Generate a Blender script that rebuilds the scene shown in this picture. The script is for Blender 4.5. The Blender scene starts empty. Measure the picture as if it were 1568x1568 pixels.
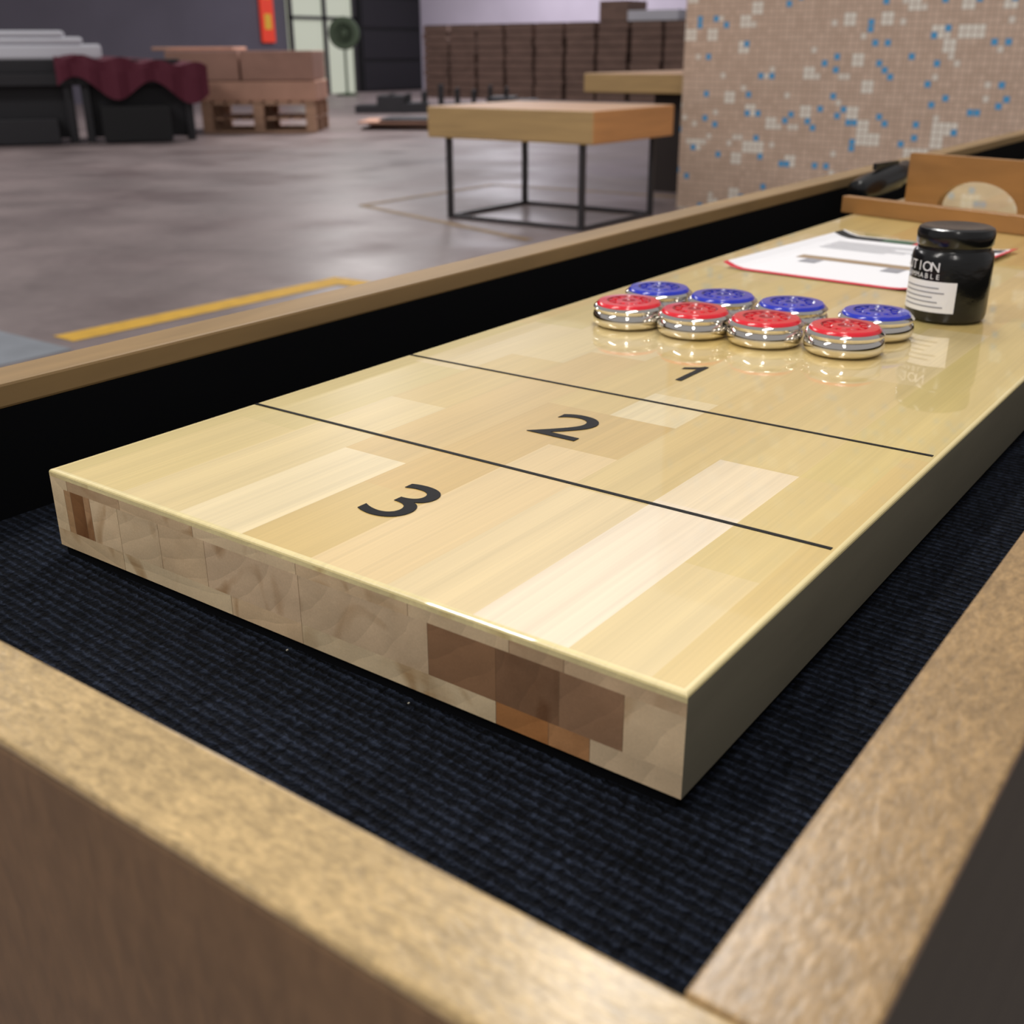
import bpy, bmesh, math, random
from mathutils import Vector, Matrix
random.seed(7)
S=bpy.context.scene
S.view_settings.view_transform='Standard'
FL=-0.80
W=0.4064
def c(r,g,b):
    f=lambda v:(v/255/12.92) if v/255<=.04045 else ((v/255+.055)/1.055)**2.4
    return (f(r),f(g),f(b),1)
# ---------------------------------------------------------------- materials
def mat(name,col,rough=.6,metal=0,coat=0,coat_r=.03,spec=.5,emit=None,es=0,noise=None,bump=None,attr=False,wave=None):
    """noise=(scale xyz, amount, dark) multiplies colour ; bump=(scale,strength,dist)"""
    m=bpy.data.materials.new(name);m.use_nodes=True
    nt=m.node_tree;b=nt.nodes['Principled BSDF'];L=nt.links.new
    b.inputs['Base Color'].default_value=col
    b.inputs['Roughness'].default_value=rough
    b.inputs['Metallic'].default_value=metal
    b.inputs['Specular IOR Level'].default_value=spec
    b.inputs['Coat Weight'].default_value=coat
    b.inputs['Coat Roughness'].default_value=coat_r
    if emit: b.inputs['Emission Color'].default_value=emit;b.inputs['Emission Strength'].default_value=es
    tc=nt.nodes.new('ShaderNodeTexCoord')
    src=None
    if attr:
        a=nt.nodes.new('ShaderNodeVertexColor');a.layer_name='Col';src=a.outputs['Color']
    if noise:
        for (sc,lo,hi,det) in noise:
            mp=nt.nodes.new('ShaderNodeMapping');mp.inputs['Scale'].default_value=sc
            L(tc.outputs['Object'],mp.inputs['Vector'])
            n=nt.nodes.new('ShaderNodeTexNoise');n.inputs['Scale'].default_value=1;n.inputs['Detail'].default_value=det;n.inputs['Distortion'].default_value=.6
            L(mp.outputs[0],n.inputs['Vector'])
            r=nt.nodes.new('ShaderNodeMapRange');r.inputs[1].default_value=.3;r.inputs[2].default_value=.7
            r.inputs[3].default_value=lo;r.inputs[4].default_value=hi
            L(n.outputs['Fac'],r.inputs[0])
            mx=nt.nodes.new('ShaderNodeVectorMath');mx.operation='SCALE'
            if src is None:
                rgb=nt.nodes.new('ShaderNodeRGB');rgb.outputs[0].default_value=col;src=rgb.outputs[0]
            L(src,mx.inputs[0]);L(r.outputs[0],mx.inputs['Scale']);src=mx.outputs[0]
    if src is not None: L(src,b.inputs['Base Color'])
    if bump:
        sc,st,di=bump
        mp=nt.nodes.new('ShaderNodeMapping');mp.inputs['Scale'].default_value=sc
        L(tc.outputs['Object'],mp.inputs['Vector'])
        n=nt.nodes.new('ShaderNodeTexNoise');n.inputs['Scale'].default_value=1;n.inputs['Detail'].default_value=3
        L(mp.outputs[0],n.inputs['Vector'])
        bp=nt.nodes.new('ShaderNodeBump');bp.inputs['Strength'].default_value=st;bp.inputs['Distance'].default_value=di
        L(n.outputs['Fac'],bp.inputs['Height']);L(bp.outputs[0],b.inputs['Normal'])
    return m
M={}
M['top']=mat('maple_top',(1,1,1,1),.35,coat=1,coat_r=.012,attr=True,noise=[((70,2.0,1),.91,1.04,4),((420,5,1),.94,1.03,2),((9,3,1),.95,1.04,2)])
M['top'].node_tree.nodes['Principled BSDF'].inputs['Coat IOR'].default_value=1.65
def endgrain():
    m=mat('end_grain',(1,1,1,1),.6,attr=True,noise=[((26,26,40),.86,1.08,3),((900,160,900),.94,1.04,2)],bump=((400,400,400),.25,.0003))
    nt=m.node_tree;L=nt.links.new;b=nt.nodes['Principled BSDF']
    src=b.inputs['Base Color'].links[0].from_socket
    tc=nt.nodes.new('ShaderNodeTexCoord')
    a=nt.nodes.new('ShaderNodeVertexColor');a.layer_name='Col'
    wn=nt.nodes.new('ShaderNodeTexWhiteNoise');wn.noise_dimensions='3D';L(a.outputs['Color'],wn.inputs['Vector'])
    k=nt.nodes.new('ShaderNodeVectorMath');k.operation='SCALE';k.inputs['Scale'].default_value=.12;L(wn.outputs['Color'],k.inputs[0])
    ad=nt.nodes.new('ShaderNodeVectorMath');ad.operation='SUBTRACT';L(tc.outputs['Object'],ad.inputs[0]);L(k.outputs[0],ad.inputs[1])
    mp=nt.nodes.new('ShaderNodeMapping');mp.inputs['Scale'].default_value=(.8,1,1.3);L(ad.outputs[0],mp.inputs[0])
    w=nt.nodes.new('ShaderNodeTexWave');w.wave_type='RINGS';w.rings_direction='Y';w.wave_profile='SAW';w.inputs['Scale'].default_value=24;w.inputs['Distortion'].default_value=2.5;w.inputs['Detail'].default_value=2;w.inputs['Detail Scale'].default_value=1.2
    L(mp.outputs[0],w.inputs['Vector'])
    r=nt.nodes.new('ShaderNodeMapRange');r.inputs[3].default_value=1.04;r.inputs[4].default_value=.86;L(w.outputs['Fac'],r.inputs[0])
    mx=nt.nodes.new('ShaderNodeVectorMath');mx.operation='SCALE';L(src,mx.inputs[0]);L(r.outputs[0],mx.inputs['Scale'])
    # heartwood blotches, offset per block
    mp2=nt.nodes.new('ShaderNodeMapping');mp2.inputs['Scale'].default_value=(30,30,22);mp2.inputs['Rotation'].default_value=(0,.7,0);L(ad.outputs[0],mp2.inputs[0])
    n=nt.nodes.new('ShaderNodeTexNoise');n.inputs['Scale'].default_value=1;n.inputs['Detail'].default_value=1.5;n.inputs['Distortion'].default_value=1.2;L(mp2.outputs[0],n.inputs['Vector'])
    r2=nt.nodes.new('ShaderNodeMapRange');r2.inputs[1].default_value=.56;r2.inputs[2].default_value=.68;L(n.outputs['Fac'],r2.inputs[0])
    x=nt.nodes.new('ShaderNodeMix');x.data_type='RGBA';x.blend_type='MULTIPLY';L(r2.outputs[0],x.inputs[0]);L(mx.outputs[0],x.inputs[6]);x.inputs[7].default_value=(.62,.50,.38,1)
    L(x.outputs[2],b.inputs['Base Color'])
    return m
M['end']=endgrain()
M['side']=mat('board_side',c(154,147,126),.42,noise=[((8,8,60),.9,1.06,3)])
M['line']=mat('ink_black',c(6,6,7),.5,spec=.15)
def railm(n,s1,s2,col,r=.32): return mat(n,col,r,coat=.3,coat_r=.22,noise=[((14,14,14),.86,1.10,4),(s1,.72,1.16,3),(s2,.80,1.12,2)],bump=(s1,.4,.0008))
M['rail']=railm('rail_wood_x',(150,330,200),(380,800,300),c(192,164,116))
M['raily']=railm('rail_wood_y',(330,150,200),(800,380,300),c(164,134,92))
M['railL']=mat('rail_wood_side',c(146,118,78),.5,noise=[((30,4,30),.8,1.1,4)])
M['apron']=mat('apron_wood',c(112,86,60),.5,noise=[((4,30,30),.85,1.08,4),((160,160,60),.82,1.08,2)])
M['aprond']=mat('apron_shadowed',c(70,67,56),.55,noise=[((4,4,30),.9,1.06,3)])  # shadow on the outer sides painted in as a dark olive tone
M['black']=mat('black_plastic',c(16,17,18),.2,bump=((60,60,90),.25,.002))
M['blackm']=mat('black_matte',c(20,20,22),.8)
def carpet():
    m=mat('ribbed_carpet',c(27,32,43),.95,spec=.12,noise=[((330,100,300),.30,1.7,2),((18,18,18),.8,1.15,3)])
    nt=m.node_tree;L=nt.links.new;b=nt.nodes['Principled BSDF']
    tc=nt.nodes.new('ShaderNodeTexCoord')
    mp=nt.nodes.new('ShaderNodeMapping');mp.inputs['Rotation'].default_value=(0,0,math.radians(4))
    L(tc.outputs['Object'],mp.inputs[0])
    w=nt.nodes.new('ShaderNodeTexWave');w.bands_direction='Y';w.inputs['Scale'].default_value=56;w.inputs['Distortion'].default_value=2.4;w.inputs['Detail'].default_value=2;w.inputs['Detail Scale'].default_value=4
    L(mp.outputs[0],w.inputs['Vector'])
    n=nt.nodes.new('ShaderNodeTexNoise');n.inputs['Scale'].default_value=380;L(tc.outputs['Object'],n.inputs['Vector'])
    ad=nt.nodes.new('ShaderNodeMath');ad.operation='ADD';L(w.outputs['Fac'],ad.inputs[0]);L(n.outputs['Fac'],ad.inputs[1])
    bp=nt.nodes.new('ShaderNodeBump');bp.inputs['Strength'].default_value=1;bp.inputs['Distance'].default_value=.003
    L(ad.outputs[0],bp.inputs['Height']);L(bp.outputs[0],b.inputs['Normal'])
    src=b.inputs['Base Color'].links[0].from_socket
    r=nt.nodes.new('ShaderNodeMapRange');r.inputs[3].default_value=.3;r.inputs[4].default_value=1.3;L(w.outputs['Fac'],r.inputs[0])
    mx=nt.nodes.new('ShaderNodeVectorMath');mx.operation='SCALE';L(src,mx.inputs[0]);L(r.outputs[0],mx.inputs['Scale']);L(mx.outputs[0],b.inputs['Base Color'])
    return m
M['carpet']=carpet()
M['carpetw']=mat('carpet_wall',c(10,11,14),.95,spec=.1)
M['lint']=mat('lint',c(190,185,170),.9)
M['chrome']=mat('chrome',c(230,226,218),.05,metal=1)
M['red']=mat('red_cap',c(232,24,46),.2,coat=.8,coat_r=.08,bump=((300,300,300),.35,.0008))
M['redd']=mat('red_cap_logo',c(165,12,32),.25,coat=.6)
M['blue']=mat('blue_cap',c(26,48,196),.2,coat=.8,coat_r=.08,bump=((300,300,300),.35,.0008))
M['blued']=mat('blue_cap_logo',c(14,24,134),.25,coat=.6)
M['white']=mat('white_paper',c(240,240,244),.5)
M['printred']=mat('print_red',c(215,30,55),.4)
M['printgreen']=mat('print_green',c(30,90,60),.4)
M['printbrown']=mat('print_brown',c(160,135,105),.5)
M['printgrey']=mat('print_grey',c(150,150,158),.5)
M['pine']=mat('pine_top_lit',c(244,200,162),.5,noise=[((2,18,18),.9,1.06,4)])  # light on the top face put into the pine colour
M['pineside']=mat('pine_side_shaded',c(186,154,104),.5,noise=[((2,2,30),.86,1.08,4)])  # same pine, darkened in colour as the shaded side
M['pineorange']=mat('pine_side_lit',c(216,154,94),.5,noise=[((2,2,30),.88,1.08,4)])  # same pine, brightened in colour as the lit right face
M['steel']=mat('dark_steel',c(62,60,62),.45,metal=.4)
M['bridge']=mat('oiled_wood',c(156,112,64),.4,noise=[((8,40,40),.85,1.1,4)])
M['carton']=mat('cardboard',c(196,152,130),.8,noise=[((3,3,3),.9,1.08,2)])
M['cartond']=mat('cardboard_dark',c(166,128,112),.8,noise=[((3,3,3),.9,1.08,2)])  # darker brown cardboard for the upper cartons
M['pallet']=mat('pallet_wood',c(188,150,124),.8,noise=[((3,3,20),.85,1.1,3)])
M['darkstack']=mat('dark_slats',c(124,100,88),.8,noise=[((2,2,6),.8,1.1,3)])
M['darkstack2']=mat('darker_slats',c(46,38,36),.8)
M['maroon']=mat('maroon_cloth',c(88,24,44),.8)
M['darkfurn']=mat('dark_furniture',c(26,25,30),.6)
M['wrap']=mat('stretch_wrap',c(205,206,214),.4)
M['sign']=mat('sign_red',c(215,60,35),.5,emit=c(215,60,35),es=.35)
M['signy']=mat('sign_yellow',c(240,190,60),.5)
M['tape']=mat('yellow_tape',c(218,170,44),.6,noise=[((12,12,12),.85,1.08,3)])
M['tapeold']=mat('worn_tape',c(160,130,88),.6,noise=[((6,6,6),.6,1.1,3)])
M['mat']=mat('painted_patch',c(150,156,164),.35,noise=[((3,3,3),.75,1.1,4)])
def floor_mat():
    m=mat('concrete',c(136,122,121),.38,noise=[((.5,.5,.5),.78,1.16,5),((2.2,2.2,2.2),.84,1.12,6),((14,14,14),.93,1.06,3)],bump=((6,6,6),.06,.01))
    nt=m.node_tree;L=nt.links.new;b=nt.nodes['Principled BSDF'];tc=nt.nodes.new('ShaderNodeTexCoord')
    n=nt.nodes.new('ShaderNodeTexNoise');n.inputs['Scale'].default_value=1.1;n.inputs['Detail'].default_value=5;L(tc.outputs['Object'],n.inputs['Vector'])
    r=nt.nodes.new('ShaderNodeMapRange');r.inputs[1].default_value=.35;r.inputs[2].default_value=.65;r.inputs[3].default_value=.32;r.inputs[4].default_value=.55;L(n.outputs['Fac'],r.inputs[0]);L(r.outputs[0],b.inputs['Roughness'])
    return m
M['floor']=floor_mat()
M['wallgrey']=mat('wall_grey',c(96,92,104),.8,noise=[((.6,.6,.6),.9,1.06,3)])
M['walllav']=mat('wall_lavender',c(220,210,226),.8,noise=[((.6,.6,.6),.92,1.05,3)])
M['glow']=mat('daylight_glazing',c(170,175,160),.4,emit=c(190,195,175),es=.5)
M['green']=mat('green_enamel',c(70,84,62),.6)
def mosaic():
    m=mat('mosaic_tiles',c(180,155,135),.35)
    nt=m.node_tree;L=nt.links.new;b=nt.nodes['Principled BSDF'];tc=nt.nodes.new('ShaderNodeTexCoord')
    N=nt.nodes.new
    def vm(op,a,bv=None):
        n=N('ShaderNodeVectorMath');n.operation=op;L(a,n.inputs[0])
        if bv is not None:n.inputs[1].default_value=bv
        return n.outputs[0]
    def ma(op,a,bv=None,b2=None):
        n=N('ShaderNodeMath');n.operation=op
        if hasattr(a,'links'):L(a,n.inputs[0])
        else:n.inputs[0].default_value=a
        if b2 is not None:L(b2,n.inputs[1])
        elif bv is not None:n.inputs[1].default_value=bv
        return n.outputs[0]
    T=.038
    s=vm('MULTIPLY',vm('ADD',tc.outputs['Object'],(50.0,50.011,50.0)),(1/T,1/T,1/T))
    cell=vm('FLOOR',s)
    fr=vm('FRACTION',s)
    wn=N('ShaderNodeTexWhiteNoise');wn.noise_dimensions='3D';L(cell,wn.inputs['Vector'])
    s2=vm('MULTIPLY',s,(.5,.5,.5));cell2=vm('FLOOR',s2)
    wn2=N('ShaderNodeTexWhiteNoise');wn2.noise_dimensions='3D';L(cell2,wn2.inputs['Vector'])
    base=N('ShaderNodeValToRGB');base.color_ramp.interpolation='LINEAR'
    base.color_ramp.elements[0].color=c(198,172,152);base.color_ramp.elements[1].color=c(214,188,168)
    L(wn.outputs['Value'],base.inputs[0])
    def mix(fac,a,col):
        x=N('ShaderNodeMix');x.data_type='RGBA';L(fac,x.inputs[0]);L(a,x.inputs[6]);x.inputs[7].default_value=col;return x.outputs[2]
    sep=N('ShaderNodeSeparateColor');L(wn.outputs['Color'],sep.inputs[0])
    isb=ma('LESS_THAN',sep.outputs[1],.056)
    isw=ma('LESS_THAN',wn2.outputs['Value'],.085)
    isw1=ma('LESS_THAN',sep.outputs[2],.04)
    col=mix(isw1,base.outputs[0],c(228,220,208))
    col=mix(isw,col,c(236,230,218))
    col=mix(isb,col,c(72,160,214))
    sx=N('ShaderNodeSeparateXYZ');L(fr,sx.inputs[0])
    g=ma('LESS_THAN',sx.outputs[0],.12);g2=ma('LESS_THAN',sx.outputs[2],.12)
    gg=ma('MAXIMUM',g,b2=g2)
    col=mix(gg,col,c(172,150,132))
    L(col,b.inputs['Base Color'])
    return m
M['mosaic']=mosaic()
# ---------------------------------------------------------------- mesh helpers
def link(o,parent=None):
    bpy.context.collection.objects.link(o)
    if parent:o.parent=parent
    return o
def empty(name,loc=(0,0,0),rz=0):
    e=bpy.data.objects.new(name,None);e.location=loc;e.rotation_euler=(0,0,rz);e.empty_display_size=.1
    return link(e)
class B:
    def __init__(s): s.v=[];s.f=[];s.m=[];s.mats=[];s.col=[]
    def mi(s,m):
        m=M[m]
        if m not in s.mats:s.mats.append(m)
        return s.mats.index(m)
    def face(s,pts,m,col=(1,1,1,1)):
        n=len(s.v);s.v+=[tuple(p) for p in pts];s.f.append(list(range(n,n+len(pts))));s.m.append(s.mi(m));s.col.append(col)
    def box(s,x0,x1,y0,y1,z0,z1,m,col=(1,1,1,1),mtop=None,xf=None,mright=None):
        P=[Vector(p) for p in [(x0,y0,z0),(x1,y0,z0),(x1,y1,z0),(x0,y1,z0),(x0,y0,z1),(x1,y0,z1),(x1,y1,z1),(x0,y1,z1)]]
        if xf:P=[xf@p for p in P]
        n=len(s.v);s.v+=[tuple(p) for p in P]
        for q,k in [((3,2,1,0),m),((4,5,6,7),mtop or m),((0,1,5,4),m),((1,2,6,5),mright or m),((2,3,7,6),m),((3,0,4,7),m)]:
            s.f.append([n+i for i in q]);s.m.append(s.mi(k));s.col.append(col)
    def lathe(s,prof,m,n=48,cx=0,cy=0,cz=0,xf=None):
        base=len(s.v)
        for p in prof:
            for i in range(n):
                a=2*math.pi*i/n;q=Vector((cx+p[0]*math.cos(a),cy+p[0]*math.sin(a),cz+p[1]))
                if xf:q=xf@q
                s.v.append(tuple(q))
        for k in range(len(prof)-1):
            mm=prof[k+1][2] if len(prof[k+1])>2 else m
            for i in range(n):
                j=(i+1)%n
                s.f.append([base+k*n+i,base+k*n+j,base+(k+1)*n+j,base+(k+1)*n+i]);s.m.append(s.mi(mm));s.col.append((1,1,1,1))
        s.f.append([base+i for i in range(n)][::-1]);s.m.append(s.mi(prof[0][2] if len(prof[0])>2 else m));s.col.append((1,1,1,1))
        k=len(prof)-1
        s.f.append([base+k*n+i for i in range(n)]);s.m.append(s.mi(prof[-1][2] if len(prof[-1])>2 else m));s.col.append((1,1,1,1))
    def obj(s,name,parent=None,loc=(0,0,0),rz=0,bevel=0,smooth=False,seg=2):
        me=bpy.data.meshes.new(name);me.from_pydata(s.v,[],s.f)
        for m in s.mats:me.materials.append(m)
        for p,i in zip(me.polygons,s.m):p.material_index=i;p.use_smooth=smooth
        ca=me.color_attributes.new('Col','FLOAT_COLOR','CORNER')
        for p,cc in zip(me.polygons,s.col):
            for li in p.loop_indices:ca.data[li].color=cc
        me.update()
        o=bpy.data.objects.new(name,me);o.location=loc;o.rotation_euler=(0,0,rz);link(o,parent)
        if bevel:
            b=o.modifiers.new('bev','BEVEL');b.width=bevel;b.segments=seg;b.limit_method='ANGLE';b.angle_limit=math.radians(40)
        if smooth:
            try:me.set_sharp_from_angle(angle=math.radians(35))
            except Exception:pass
        return o
# ---------------------------------------------------------------- room
b=B();b.face([(-22,-6,FL),(14,-6,FL),(14,26,FL),(-22,26,FL)],'floor');b.obj('floor')
b=B();b.box(-22,14,26,26.2,FL,7,'walllav');b.obj('wall_back')
b=B();b.box(-22.2,-22,-6,26.2,FL,7,'wallgrey');b.obj('wall_left')
b=B();b.box(-21.99,-21.93,20.9,23.3,FL,3.4,'glow')
for y in (20.9,22.1,23.2): b.box(-21.94,-21.86,y,y+.1,FL,3.4,'steel')
b.box(-21.94,-21.86,20.9,23.3,1.0,1.08,'steel')
b.obj('window_1')
b=B();b.box(-21.99,-21.85,23.4,25.95,FL,4.2,'blackm')
for z in (0,.8,1.6,2.4): b.box(-21.85,-21.82,23.5,25.9,FL+.05+z,FL+.75+z,'darkfurn')
b.obj('door_1')
b=B()
b.lathe([(.28,0),(.28,.04),(.05,.08),(.03,.1),(.03,1.25),(.05,1.3)],'green',n=20)
xf=Matrix.Translation((0,0,1.45))@Matrix.Rotation(math.radians(-50),4,'Z')@Matrix.Rotation(math.radians(90),4,'Y')
for rr in (.12,.24,.36):
    b.lathe([(rr-.02,.1),(rr,.1),(rr,.13),(rr-.02,.13)],'green',n=28,xf=xf)
b.lathe([(.36,-.12),(.38,-.1),(.38,.1),(.36,.12)],'green',n=28,xf=xf)
b.lathe([(.09,-.25),(.1,-.2),(.1,.1),(.06,.14)],'green',n=16,xf=xf)
for i in range(5):
    b.box(-.02,.0,-.09,.09,.06,.34,'green',xf=xf@Matrix.Rotation(math.pi/2,4,'Y')@Matrix.Rotation(i*2*math.pi/5,4,'X')@Matrix.Rotation(.4,4,'Z'))
b.obj('pedestal_fan',loc=(-20.2,21.1,FL),smooth=True)
b=B();b.box(0,.06,0,.42,0,2.6,'sign');
for z in (.3,1.0,1.7): b.box(.06,.065,.1,.32,z,z+.35,'signy')
b.obj('hanging_banner',loc=(-21.98,20.0,.45))
def strip(bb,p,q,w,m,z=0):
    p=Vector(p);q=Vector(q);d=(q-p).normalized();n=Vector((-d.y,d.x))*w/2
    bb.face([(p.x+n.x,p.y+n.y,z),(p.x-n.x,p.y-n.y,z),(q.x-n.x,q.y-n.y,z),(q.x+n.x,q.y+n.y,z)],m)
b=B();strip(b,(-3.30,2.02),(-3.25,3.46),.14,'tape');strip(b,(-3.32,3.46),(-2.95,3.48),.13,'tape',.001);b.obj('floor_tape',loc=(0,0,FL+.002))
b=B();strip(b,(-5.1,5.6),(-3.2,5.0),.07,'tapeold');strip(b,(-5.1,5.6),(-5.1,7.2),.07,'tapeold',.001);strip(b,(-5.1,7.2),(-3.4,7.3),.07,'tapeold');b.obj('floor_tape',loc=(0,0,FL+.002))
b=B();b.box(-4.2,-3.12,1.0,1.94,0,.006,'mat');b.obj('floor_mat',loc=(0,0,FL))
b=B();b.box(0,7.0,0,.5,0,4.6,'mosaic');b.obj('wall_mosaic',loc=(-3.18,6.76,FL))
# ---------------------------------------------------------------- pine table
def pine_table(name,x0,x1,y0,y1,zt,th,ov):
    e=empty(name,(x0,y0,FL));w=x1-x0;d=y1-y0;H=zt-FL
    b=B();b.box(-ov*1.6,w+ov,-ov*.3,d+ov,H-th,H,'pineside',mtop='pine',mright='pineorange');b.obj('top_slab',e,bevel=.008)
    b=B();t=.016
    for x in (t,w-t):
        for y in (t,d-t): b.box(x-t,x+t,y-t,y+t,0,H-th,'steel')
    for y in (t,d-t): b.box(t,w-t,y-.012,y+.012,.0,.024,'steel')
    for x in (t,w-t): b.box(x-.012,x+.012,t,d-t,.0,.024,'steel')
    b.obj('steel_frame',e)
    return e
pine_table('pine_table',-4.19,-3.13,5.46,6.34,-.105,.19,.08)
e=empty('workbench',(-4.38,7.4,FL))
b=B();b.box(0,1.8,0,2.4,.72,.86,'pineside',mtop='pine');b.obj('bench_top',e,bevel=.01)
b=B()
for x in (.55,1.45):
    for y in (.15,2.0): b.box(x,x+.28,y,y+.25,0,.72,'darkstack2')
b.box(.6,1.7,.2,.25,.25,.35,'darkstack2');b.obj('bench_legs',e)
# ---------------------------------------------------------------- background stock
A=math.radians(37)
e=empty('carton_pallet',(-12.2,10.0,FL),A)
b=B()
PX=1.55
for y in (0,.55,1.1): 
    b.box(0,PX,y,y+.1,0,.03,'pallet')
    for x in (0,.7,PX-.14): b.box(x,x+.14,y,y+.1,.03,.17,'pallet')
for x in [i*.175 for i in range(9)]: b.box(x,x+.13,0,1.2,.17,.20,'pallet')
for y in (0,.55,1.1):
    for x in (0,.7,PX-.14): b.box(x,x+.14,y,y+.1,.20,.38,'pallet')
    b.box(0,PX,y,y+.1,.36,.38,'pallet')
for x in [i*.175 for i in range(9)]: b.box(x,x+.13,0,1.2,.38,.41,'pallet')
b.obj('pallet',e)
b=B()
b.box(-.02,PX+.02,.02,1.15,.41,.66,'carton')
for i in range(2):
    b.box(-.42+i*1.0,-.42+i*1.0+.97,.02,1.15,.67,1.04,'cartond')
b.box(-.65,.45,.25,1.15,1.05,1.09,'carton')
b.obj('cartons',e,bevel=.01)
b=B()
for i in range(5):
    xf=Matrix.Rotation(random.uniform(-.3,.3),4,'Z')@Matrix.Translation((random.uniform(-.2,.2),random.uniform(-.1,.1),0))
    b.box(-1.1,1.1,-.45,.45,i*.03,i*.03+.025,'carton' if i%2 else 'darkfurn',xf=xf)
b.obj('flattened_cartons',loc=(-10.0,12.7,FL),rz=.6)
b=B()
for i in range(9):
    x=-1.6+i*.4;h=random.uniform(.08,.3);b.box(x,x+.5,-.4,.4,0,h,'darkfurn',xf=Matrix.Rotation(random.uniform(-.1,.1),4,'Z'))
for i in range(8):
    x=-1+i*.3;b.box(x,x+.05,-.3,.3,0,random.uniform(.3,.55),'blackm')
b.obj('scrap_pile',loc=(-13.0,16.2,FL),rz=.6)
e=empty('stacked_furniture',(-12.3,8.5,FL),math.radians(56))
b=B()
for (x0,x1) in ((-1.65,-.25),(-.25,1.15)):
    b.box(x0,x1,-.5,.5,.66,.8,'darkfurn')
    for x in (x0+.05,x1-.15):
        for y in (-.45,.35): b.box(x,x+.1,y,y+.1,0,.66,'darkfurn')
    b.box(x0+.1,x1-.1,-.3,-.24,.05,.66,'darkfurn')
    b.box(x0+.05,x1-.15,-.4,.4,.8,.95,'darkfurn')
b.box(-1.5,-.5,-.7,-.35,.02,.3,'darkfurn');b.box(.0,.8,-.75,-.35,.02,.42,'blackm')
b.obj('dark_tables',e,bevel=.01)
b=B()
n=28;mj=10
def P(i,j):
    x=-.45+i*.0625;t=j/mj
    if t<.3: y=-.62-.03*math.sin(i*1.3);z=.66+.34*(t/.3)+.12*math.sin(i*.45)*(1-t/.3)
    else: y=-.62+(t-.3)*1.45;z=1.0+.03*math.sin(i*.9+j*1.1)
    return (x,y,z-.12*(i/n))
for i in range(n):
    for j in range(mj):
        b.face([P(i,j),P(i+1,j),P(i+1,j+1),P(i,j+1)],'maroon')
o=b.obj('maroon_cloth',e,smooth=True)
b=B()
for i,(x0,x1,z0,z1) in enumerate([(-1.75,.1,.95,1.12),(-1.75,-.1,1.12,1.2),(-1.65,-.3,1.2,1.27)]):
    b.box(x0,x1,-.4,.4,z0,z1,'wrap')
b.obj('wrapped_sheets',e,bevel=.04)
b=B()
for i in range(9):
    x0=-18.0+i*.82
    for k in range(10):
        z=k*.16;o=random.uniform(-.02,.02)
        b.box(x0+.02+o,x0+.74+o,0,1.0,z,z+.145,'darkstack')
    b.box(x0+.05,x0+.7,.05,.95,0,1.60,'darkstack2')
b.box(-13.1,-12.4,.1,.9,1.6,2.0,'darkstack')
b.box(-12.4,-11.2,.1,.9,1.6,1.8,'wrap')
b.obj('stacked_slats',loc=(0,21.5,FL))
# ---------------------------------------------------------------- shuffleboard table
T=empty('shuffleboard_table')
zt=.032;g=.0765;yf=-.152;wr=.037;wf=.033;LY=3.2;cz=-.0535;zlo=.016;tr=.005
b=B();b.box(W+g,W+g+wr,yf,LY,zt-tr,zt,'raily');b.obj('rail_right',T,bevel=.0012)
b=B();b.box(-g-wr,W+g+wr,yf-wf,yf-.0003,zt-tr,zt,'rail');b.obj('rail_front',T,bevel=.0018,seg=3)
b=B();b.box(-g-wr,-g,yf,LY,zlo,zt,'railL');b.obj('rail_left',T,bevel=.002)
b=B();b.box(-g-wr,W+g+wr,LY,LY+wf,-.02,zt,'rail');b.obj('rail_end',T,bevel=.003)
z1=zt-tr-.0008
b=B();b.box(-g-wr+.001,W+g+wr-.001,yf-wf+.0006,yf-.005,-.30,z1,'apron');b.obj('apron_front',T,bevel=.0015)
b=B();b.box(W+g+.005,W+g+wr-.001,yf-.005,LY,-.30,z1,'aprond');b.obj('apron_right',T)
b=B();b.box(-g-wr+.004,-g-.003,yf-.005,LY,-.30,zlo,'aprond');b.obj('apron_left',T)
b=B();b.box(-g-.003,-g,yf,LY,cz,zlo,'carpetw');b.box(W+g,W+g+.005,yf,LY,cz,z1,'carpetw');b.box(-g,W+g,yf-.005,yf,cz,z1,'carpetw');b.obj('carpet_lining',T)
b=B();b.box(-g,W+g,yf,LY,cz-.02,cz,'carpet');b.obj('carpet_bed',T)
b=B()
for (x,y,s) in ((.345,-.10,.0012),(.19,-.002,.0007),(.27,-.003,.0006)):
    b.box(x,x+s,y,y+s*1.5,cz,cz+s*.7,'lint')
b.obj('lint_specks',T)
b=B()
for y in (-.1,2.9):
    for x in (-.08,W-.04): b.box(x,x+.12,y,y+.12,FL,-.30,'aprond')
b.obj('legs',T,bevel=.004)
b=B();b.box(.002,W-.003,.002,LY-.2,cz,-.047,'carpetw');b.obj('board_cradle',T)
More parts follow.
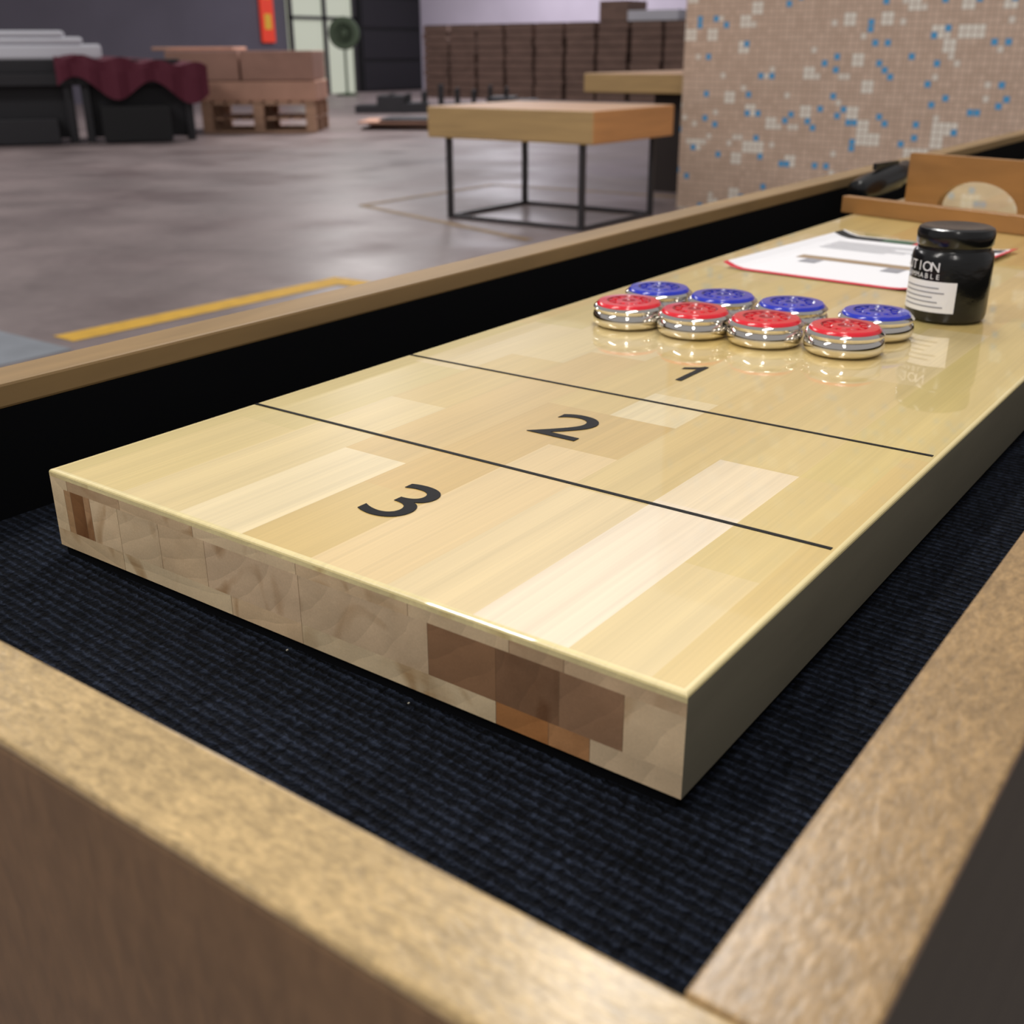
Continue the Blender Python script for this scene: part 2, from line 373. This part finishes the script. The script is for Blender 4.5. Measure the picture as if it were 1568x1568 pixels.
# playfield
BL=LY-.12;th=.047
tan=c(226,197,126);lt=c(234,210,152);wh=c(242,220,172);dk=c(218,185,114);gr=c(224,201,130)
pal=[tan,tan,lt,gr,gr,c(222,190,120),c(228,203,138),lt,c(230,205,138),tan]
xs=[0,.016,.064,.112,.160,.208,.256,.304,.352,.3895,W]
forced={0:[(0,.45,gr)],1:[(0,.13,c(230,205,136)),(.13,.30,gr),(.30,.46,lt)],2:[(0,.22,c(236,212,152)),(.22,.36,tan),(.36,.5,c(234,210,150))],
 3:[(0,.125,c(244,224,176)),(.125,.40,c(224,192,124)),(.4,.55,lt)],4:[(0,.09,c(218,188,118)),(.09,.27,c(218,184,114)),(.27,.5,tan)],
 5:[(0,.20,c(236,207,150)),(.20,.27,dk),(.27,.33,c(240,220,170)),(.33,.52,c(230,205,142))],6:[(0,.15,c(238,214,162)),(.15,.6,c(226,199,134))],
 7:[(0,.16,c(250,232,202)),(.16,.235,c(248,228,190)),(.235,.45,c(228,203,138))],8:[(0,.10,c(230,206,148)),(.10,.235,c(226,201,134)),(.235,.5,gr)],9:[(0,.3,tan),(.3,.7,gr)]}
b=B();i9=.0030
for i in range(len(xs)-1):
    x0=max(xs[i],i9);x1=min(xs[i+1],W-i9)
    segs=list(forced.get(i,[]));y=segs[-1][1] if segs else 0
    while y<BL-.01:
        y2=min(y+random.uniform(.15,.4),BL);segs.append((y,y2,random.choice(pal)));y=y2
    for (a,d,cc) in segs:
        a=max(a,i9);d=min(d,BL-i9)
        if d<=a: continue
        b.face([(x0,a,0),(x1,a,0),(x1,d,0),(x0,d,0)],'top',cc)
cr=c(242,224,164)
def ring(i,z): return [(i,i,z),(W-i,i,z),(W-i,BL-i,z),(i,BL-i,z)]
dz=-.0016
R4=[ring(0,dz),ring(.0003,-.0008),ring(.0009,-.0002),ring(.0016,0),ring(i9,0)]
for a,d in zip(R4,R4[1:]):
    for k in range(4):
        l=(k+1)%4;b.face([a[k],a[l],d[l],d[k]],'top',cr)
b.obj('playfield_top',T)
b=B()
b.face([(W,0,-th),(W,BL,-th),(W,BL,dz),(W,0,dz)],'side')
b.face([(0,BL,-th),(0,0,-th),(0,0,dz),(0,BL,dz)],'side')
b.face([(W,BL,-th),(0,BL,-th),(0,BL,dz),(W,BL,dz)],'side')
b.face([(0,0,-th),(0,BL,-th),(W,BL,-th),(W,0,-th)],'side')
L1=c(230,205,166);L2=c(218,191,152);Dk=c(148,112,80);Dm=c(196,166,130);Or=c(176,122,72)
def row(z0,z1,parts):
    x=0
    for i,(xe,cc) in enumerate(parts):
        cc=(cc[0]*(1+.006*((i*7)%5)),cc[1],cc[2]*(1+.004*i),1)
        gp=.0003 if xe<W else 0
        b.face([(x,0,z0),(xe-gp,0,z0),(xe-gp,0,z1),(x,0,z1)],'end',cc)
        if gp: b.face([(xe-gp,0,z0),(xe,0,z0),(xe,0,z1),(xe-gp,0,z1)],'end',c(130,102,76))
        x=xe
row(-.0040,dz,[(W,c(244,226,170))])
row(-.010,-.0040,[(.016,L1),(.064,Dm),(.125,L2),(.20,L1),(.27,L2),(.325,c(218,192,154)),(.352,Dm),(W,c(212,184,146))])
row(-.036,-.010,[(.012,L1),(.018,c(186,148,106)),(.03,c(140,98,60)),(.036,c(190,150,110)),(.061,L1),(.096,c(220,194,156)),(.133,L2),(.201,c(216,190,154)),(.281,c(212,186,150)),(.318,Dk),(.35,c(134,100,72)),(.38,c(158,123,92)),(W,c(224,200,160))])
row(-th,-.036,[(.061,L2),(.15,c(224,202,164)),(.201,L2),(.318,c(222,200,162)),(.345,Or),(.365,c(186,136,90)),(W,c(216,192,156))])
b.obj('playfield_core',T)
b=B()
for y in (.1535,.3115): b.box(.0015,W-.0045,y-.0014,y+.0014,0,.0003,'line')
b.obj('scoring_lines',T)
for ch,x,y,sx in (('3',.1975,.078,1.16),('2',.2,.2325,1.24)):
    cu=bpy.data.curves.new('number_'+ch,'FONT');cu.body=ch;cu.size=.066;cu.align_x='CENTER';cu.align_y='CENTER';cu.extrude=.0001;cu.offset=-.0001
    o=bpy.data.objects.new('number_'+ch,cu);o.location=(x,y,.0003);o.scale=(sx,1,1);cu.materials.append(M['line']);link(o,T)
b=B();z=.0004
b.face([(.2035,.367,z),(.2085,.367,z),(.2085,.411,z),(.2050,.411,z),(.2035,.407,z)],'line')
b.face([(.2050,.411,z),(.2035,.4075,z),(.1935,.4005,z),(.1935,.3955,z),(.2035,.4015,z)],'line')
b.obj('number_1',T)
# ---------------------------------------------------------------- pucks
def puck(x,y,col,rz):
    r=.0308;d='redd' if col=='red' else 'blued'
    b=B()
    b.lathe([(r-.006,0),(r-.0035,.0005),(r-.0015,.002),(r-.0004,.004),(r,.0065),(r-.0002,.009),(r-.001,.0114),(r-.0022,.0128),(r-.0022,.0134),(r-.0008,.0142),(r-.0006,.0158),(r-.0018,.0172),(r-.0032,.0178),
             (r-.0035,.0190,col),(r-.0052,.0205,col),(r-.0120,.0209,col),(r-.0136,.0193,d),(r-.0190,.0193,d),(r-.0200,.0203,col),(.006,.0205,col),(.005,.0197,d)],'chrome',n=64)
    for i in range(12):
        a=i*math.pi/6;xf=Matrix.Rotation(a,4,'Z')
        b.box(r-.0186,r-.0142,-.0016,.0016,.0187,.0205,col,xf=xf)
    return b.obj('shuffleboard_puck',loc=(x,y,.0004),rz=rz,smooth=True)
for (x,y) in ((.0875,.498),(.149,.501),(.2095,.507),(.272,.514)): puck(x,y,'red',random.random())
for (x,y) in ((.080,.564),(.142,.567),(.204,.572),(.274,.579)): puck(x,y,'blue',random.random())
# ---------------------------------------------------------------- jar
J=empty('wax_jar',(.3015,.680,.0004))
b=B();R=.0335
b.lathe([(R-.004,0),(R-.001,.002),(R,.006),(R,.053),(R-.0012,.058),(R-.0035,.0605),(R-.0036,.063),(R-.0022,.065),(R-.0018,.074),(R-.003,.0775),(R-.006,.079),(R-.011,.0785),(.012,.0775)],'black',n=64)
o=b.obj('jar_body',J,smooth=True)
b=B()
def patch(a0,a1,z0,z1,m,rr):
    n=max(2,int((a1-a0)/3))
    for i in range(n):
        t0=math.radians(a0+(a1-a0)*i/n);t1=math.radians(a0+(a1-a0)*(i+1)/n)
        b.face([(rr*math.cos(t0),rr*math.sin(t0),z0),(rr*math.cos(t1),rr*math.sin(t1),z0),(rr*math.cos(t1),rr*math.sin(t1),z1),(rr*math.cos(t0),rr*math.sin(t0),z1)],m)
patch(-158,-64,.010,.036,'white',R+.0004)
for k in range(5): patch(-150,-80-(k%3)*8,.0140+k*.0040,.0151+k*.0040,'printgrey',R+.0007)
b.obj('label',J)
def ring_text(s,size,z,a0,rr,mname,step):
    for i,ch in enumerate(s):
        a=math.radians(a0+i*step)
        cu=bpy.data.curves.new('label_text','FONT');cu.body=ch;cu.size=size;cu.align_x='CENTER'
        cu.materials.append(M[mname])
        o=bpy.data.objects.new('label_text',cu);o.location=(rr*math.cos(a),rr*math.sin(a),z);o.rotation_euler=(math.pi/2,0,a+math.pi/2);link(o,J)
ring_text('CAUTION',.0115,.0440,-172,R+.0006,'white',12.5)
ring_text('FLAMMABLE',.006,.0380,-160,R+.0006,'white',8.5)
# ---------------------------------------------------------------- brochure
b=B();w,h=.214,.30
def Z(x,y): 
    u=x/w
    return .0008+.006*max(0,(.12-u)/.12)**2+.004*max(0,(u-.85)/.15)**2
def quad(x0,x1,y0,y1,m,o):
    k=max(1,int((x1-x0)/.01))
    for i in range(k):
        a=x0+(x1-x0)*i/k;d=x0+(x1-x0)*(i+1)/k
        b.face([(a,y0,Z(a,y0)+o),(d,y0,Z(d,y0)+o),(d,y1,Z(d,y1)+o),(a,y1,Z(a,y1)+o)],m)
quad(0,w,0,h,'white',0)
quad(0,w,0,.010,'printred',.0003);quad(w-.007,w,0,h,'printred',.0003)
quad(0,w*.95,h-.03,h-.006,'blackm',.0003);quad(.06,.1,h-.03,h-.006,'printgreen',.0005);quad(.1,.14,h-.03,h-.006,'printred',.0005)
quad(.03,.18,.11,.13,'printbrown',.0003);quad(.045,.065,.085,.11,'printgrey',.0003);quad(.14,.16,.085,.11,'printgrey',.0003)
for k in range(6): quad(.02,.1+.02*(k%3),.19+k*.01,.193+k*.01,'printgrey',.0003)
b.obj('brochure',loc=(.036,.786,0),rz=-.08)
# ---------------------------------------------------------------- wooden arch bridge
E=empty('wooden_arch_gate',(-.02,1.285,.0004),math.radians(-17))
b=B();b.box(0,.46,-.0,.016,.0,.023,'bridge');b.obj('base_rail',E,bevel=.001)
b=B()
x0,x1,y0,y1,H=-.008,.30,.165,.18,.073;cx=.112;R=.064
n=24
out=[(x0,0)]+[(cx-R,0)]+[(cx-R*math.cos(math.pi*i/n),.040*math.sin(math.pi*i/n)) for i in range(1,n)]+[(cx+R,0),(x1,0)]
for k in range(len(out)-1):
    (a,za),(d,zd)=out[k],out[k+1]
    for yy,fl in ((y0,0),(y1,1)):
        P=[(a,yy,za),(d,yy,zd),(d,yy,H),(a,yy,H)]
        b.face(P if not fl else P[::-1],'bridge')
    b.face([(a,y1,za),(d,y1,zd),(d,y0,zd),(a,y0,za)],'bridge')
    b.face([(a,y0,H),(d,y0,H),(d,y1,H),(a,y1,H)],'bridge')
b.face([(x0,y1,0),(x0,y0,0),(x0,y0,H),(x0,y1,H)],'bridge');b.face([(x1,y0,0),(x1,y1,0),(x1,y1,H),(x1,y0,H)],'bridge')
b.obj('arch_panel',E)
b=B();b.box(.27,.285,.016,.165,0,.03,'bridge');b.obj('side_rail',E)
b=B();xf=Matrix.Rotation(math.radians(82),4,'Y')
b.lathe([(.010,-.09),(.018,-.085),(.021,-.06),(.021,.02),(.018,.022),(.018,.062),(.012,.072)],'black',n=32,xf=xf)
b.box(-.04,.03,-.003,.003,.018,.028,'black')
b.obj('black_marker',loc=(-.020,1.47,.0290),rz=math.radians(80),smooth=True)
# ---------------------------------------------------------------- lights
def area(name,loc,sx,sy,P,col=(1,1,1),aim=None):
    e=empty(name,loc)
    ld=bpy.data.lights.new(name,'AREA');ld.shape='RECTANGLE';ld.size=sx;ld.size_y=sy;ld.energy=P;ld.color=col
    o=bpy.data.objects.new('lamp',ld);link(o,e)
    if aim:
        d=Vector(aim)-Vector(loc);o.rotation_euler=d.to_track_quat('-Z','Y').to_euler()
    b=B();b.box(-sx/2-.02,sx/2+.02,-sy/2-.02,sy/2+.02,.02,.07,'steel');h=b.obj('housing',e)
    if aim:h.rotation_euler=o.rotation_euler
area('fill_light',(-1.2,-1.3,2.3),.3,1.6,36,(1,.96,.9),(.1,.1,0))
area('fill_light',(.35,.5,3.0),.3,1.6,26,(1,.96,.9))
area('fill_light',(1.3,-2.0,2.2),.3,1.6,26,(1,.95,.90),(.3,0,0))  # unseen fill lamp, added to brighten the board's front end and right side
area('fill_light',(-1.2,3.2,3.4),.25,1.6,80,(1,.97,.93))  # unseen lamp, placed to brighten the mosaic wall
area('fill_light',(-9.5,2.2,4.4),.6,3,240,(1,.96,.94))
area('fill_light',(-11.8,12.5,3.8),.5,1.6,270,(1,.95,.94))
area('fill_light',(-16,22,4.6),.5,3,360,(.95,.93,1))
w=bpy.data.worlds.new('w');S.world=w;w.use_nodes=True
w.node_tree.nodes['Background'].inputs[0].default_value=(1,.96,.96,1);w.node_tree.nodes['Background'].inputs[1].default_value=.36
# ---------------------------------------------------------------- camera
cd=bpy.data.cameras.new('camera');cam=bpy.data.objects.new('camera',cd);link(cam)
cd.sensor_width=36;cd.lens=1675.816/1568*36
cam.location=(.5577,-.3154,.2178);cam.rotation_euler=(1.1724,.0044,.6301)
cd.clip_start=.01;cd.clip_end=200
cd.dof.use_dof=True;cd.dof.focus_distance=.60;cd.dof.aperture_fstop=12
S.camera=cam
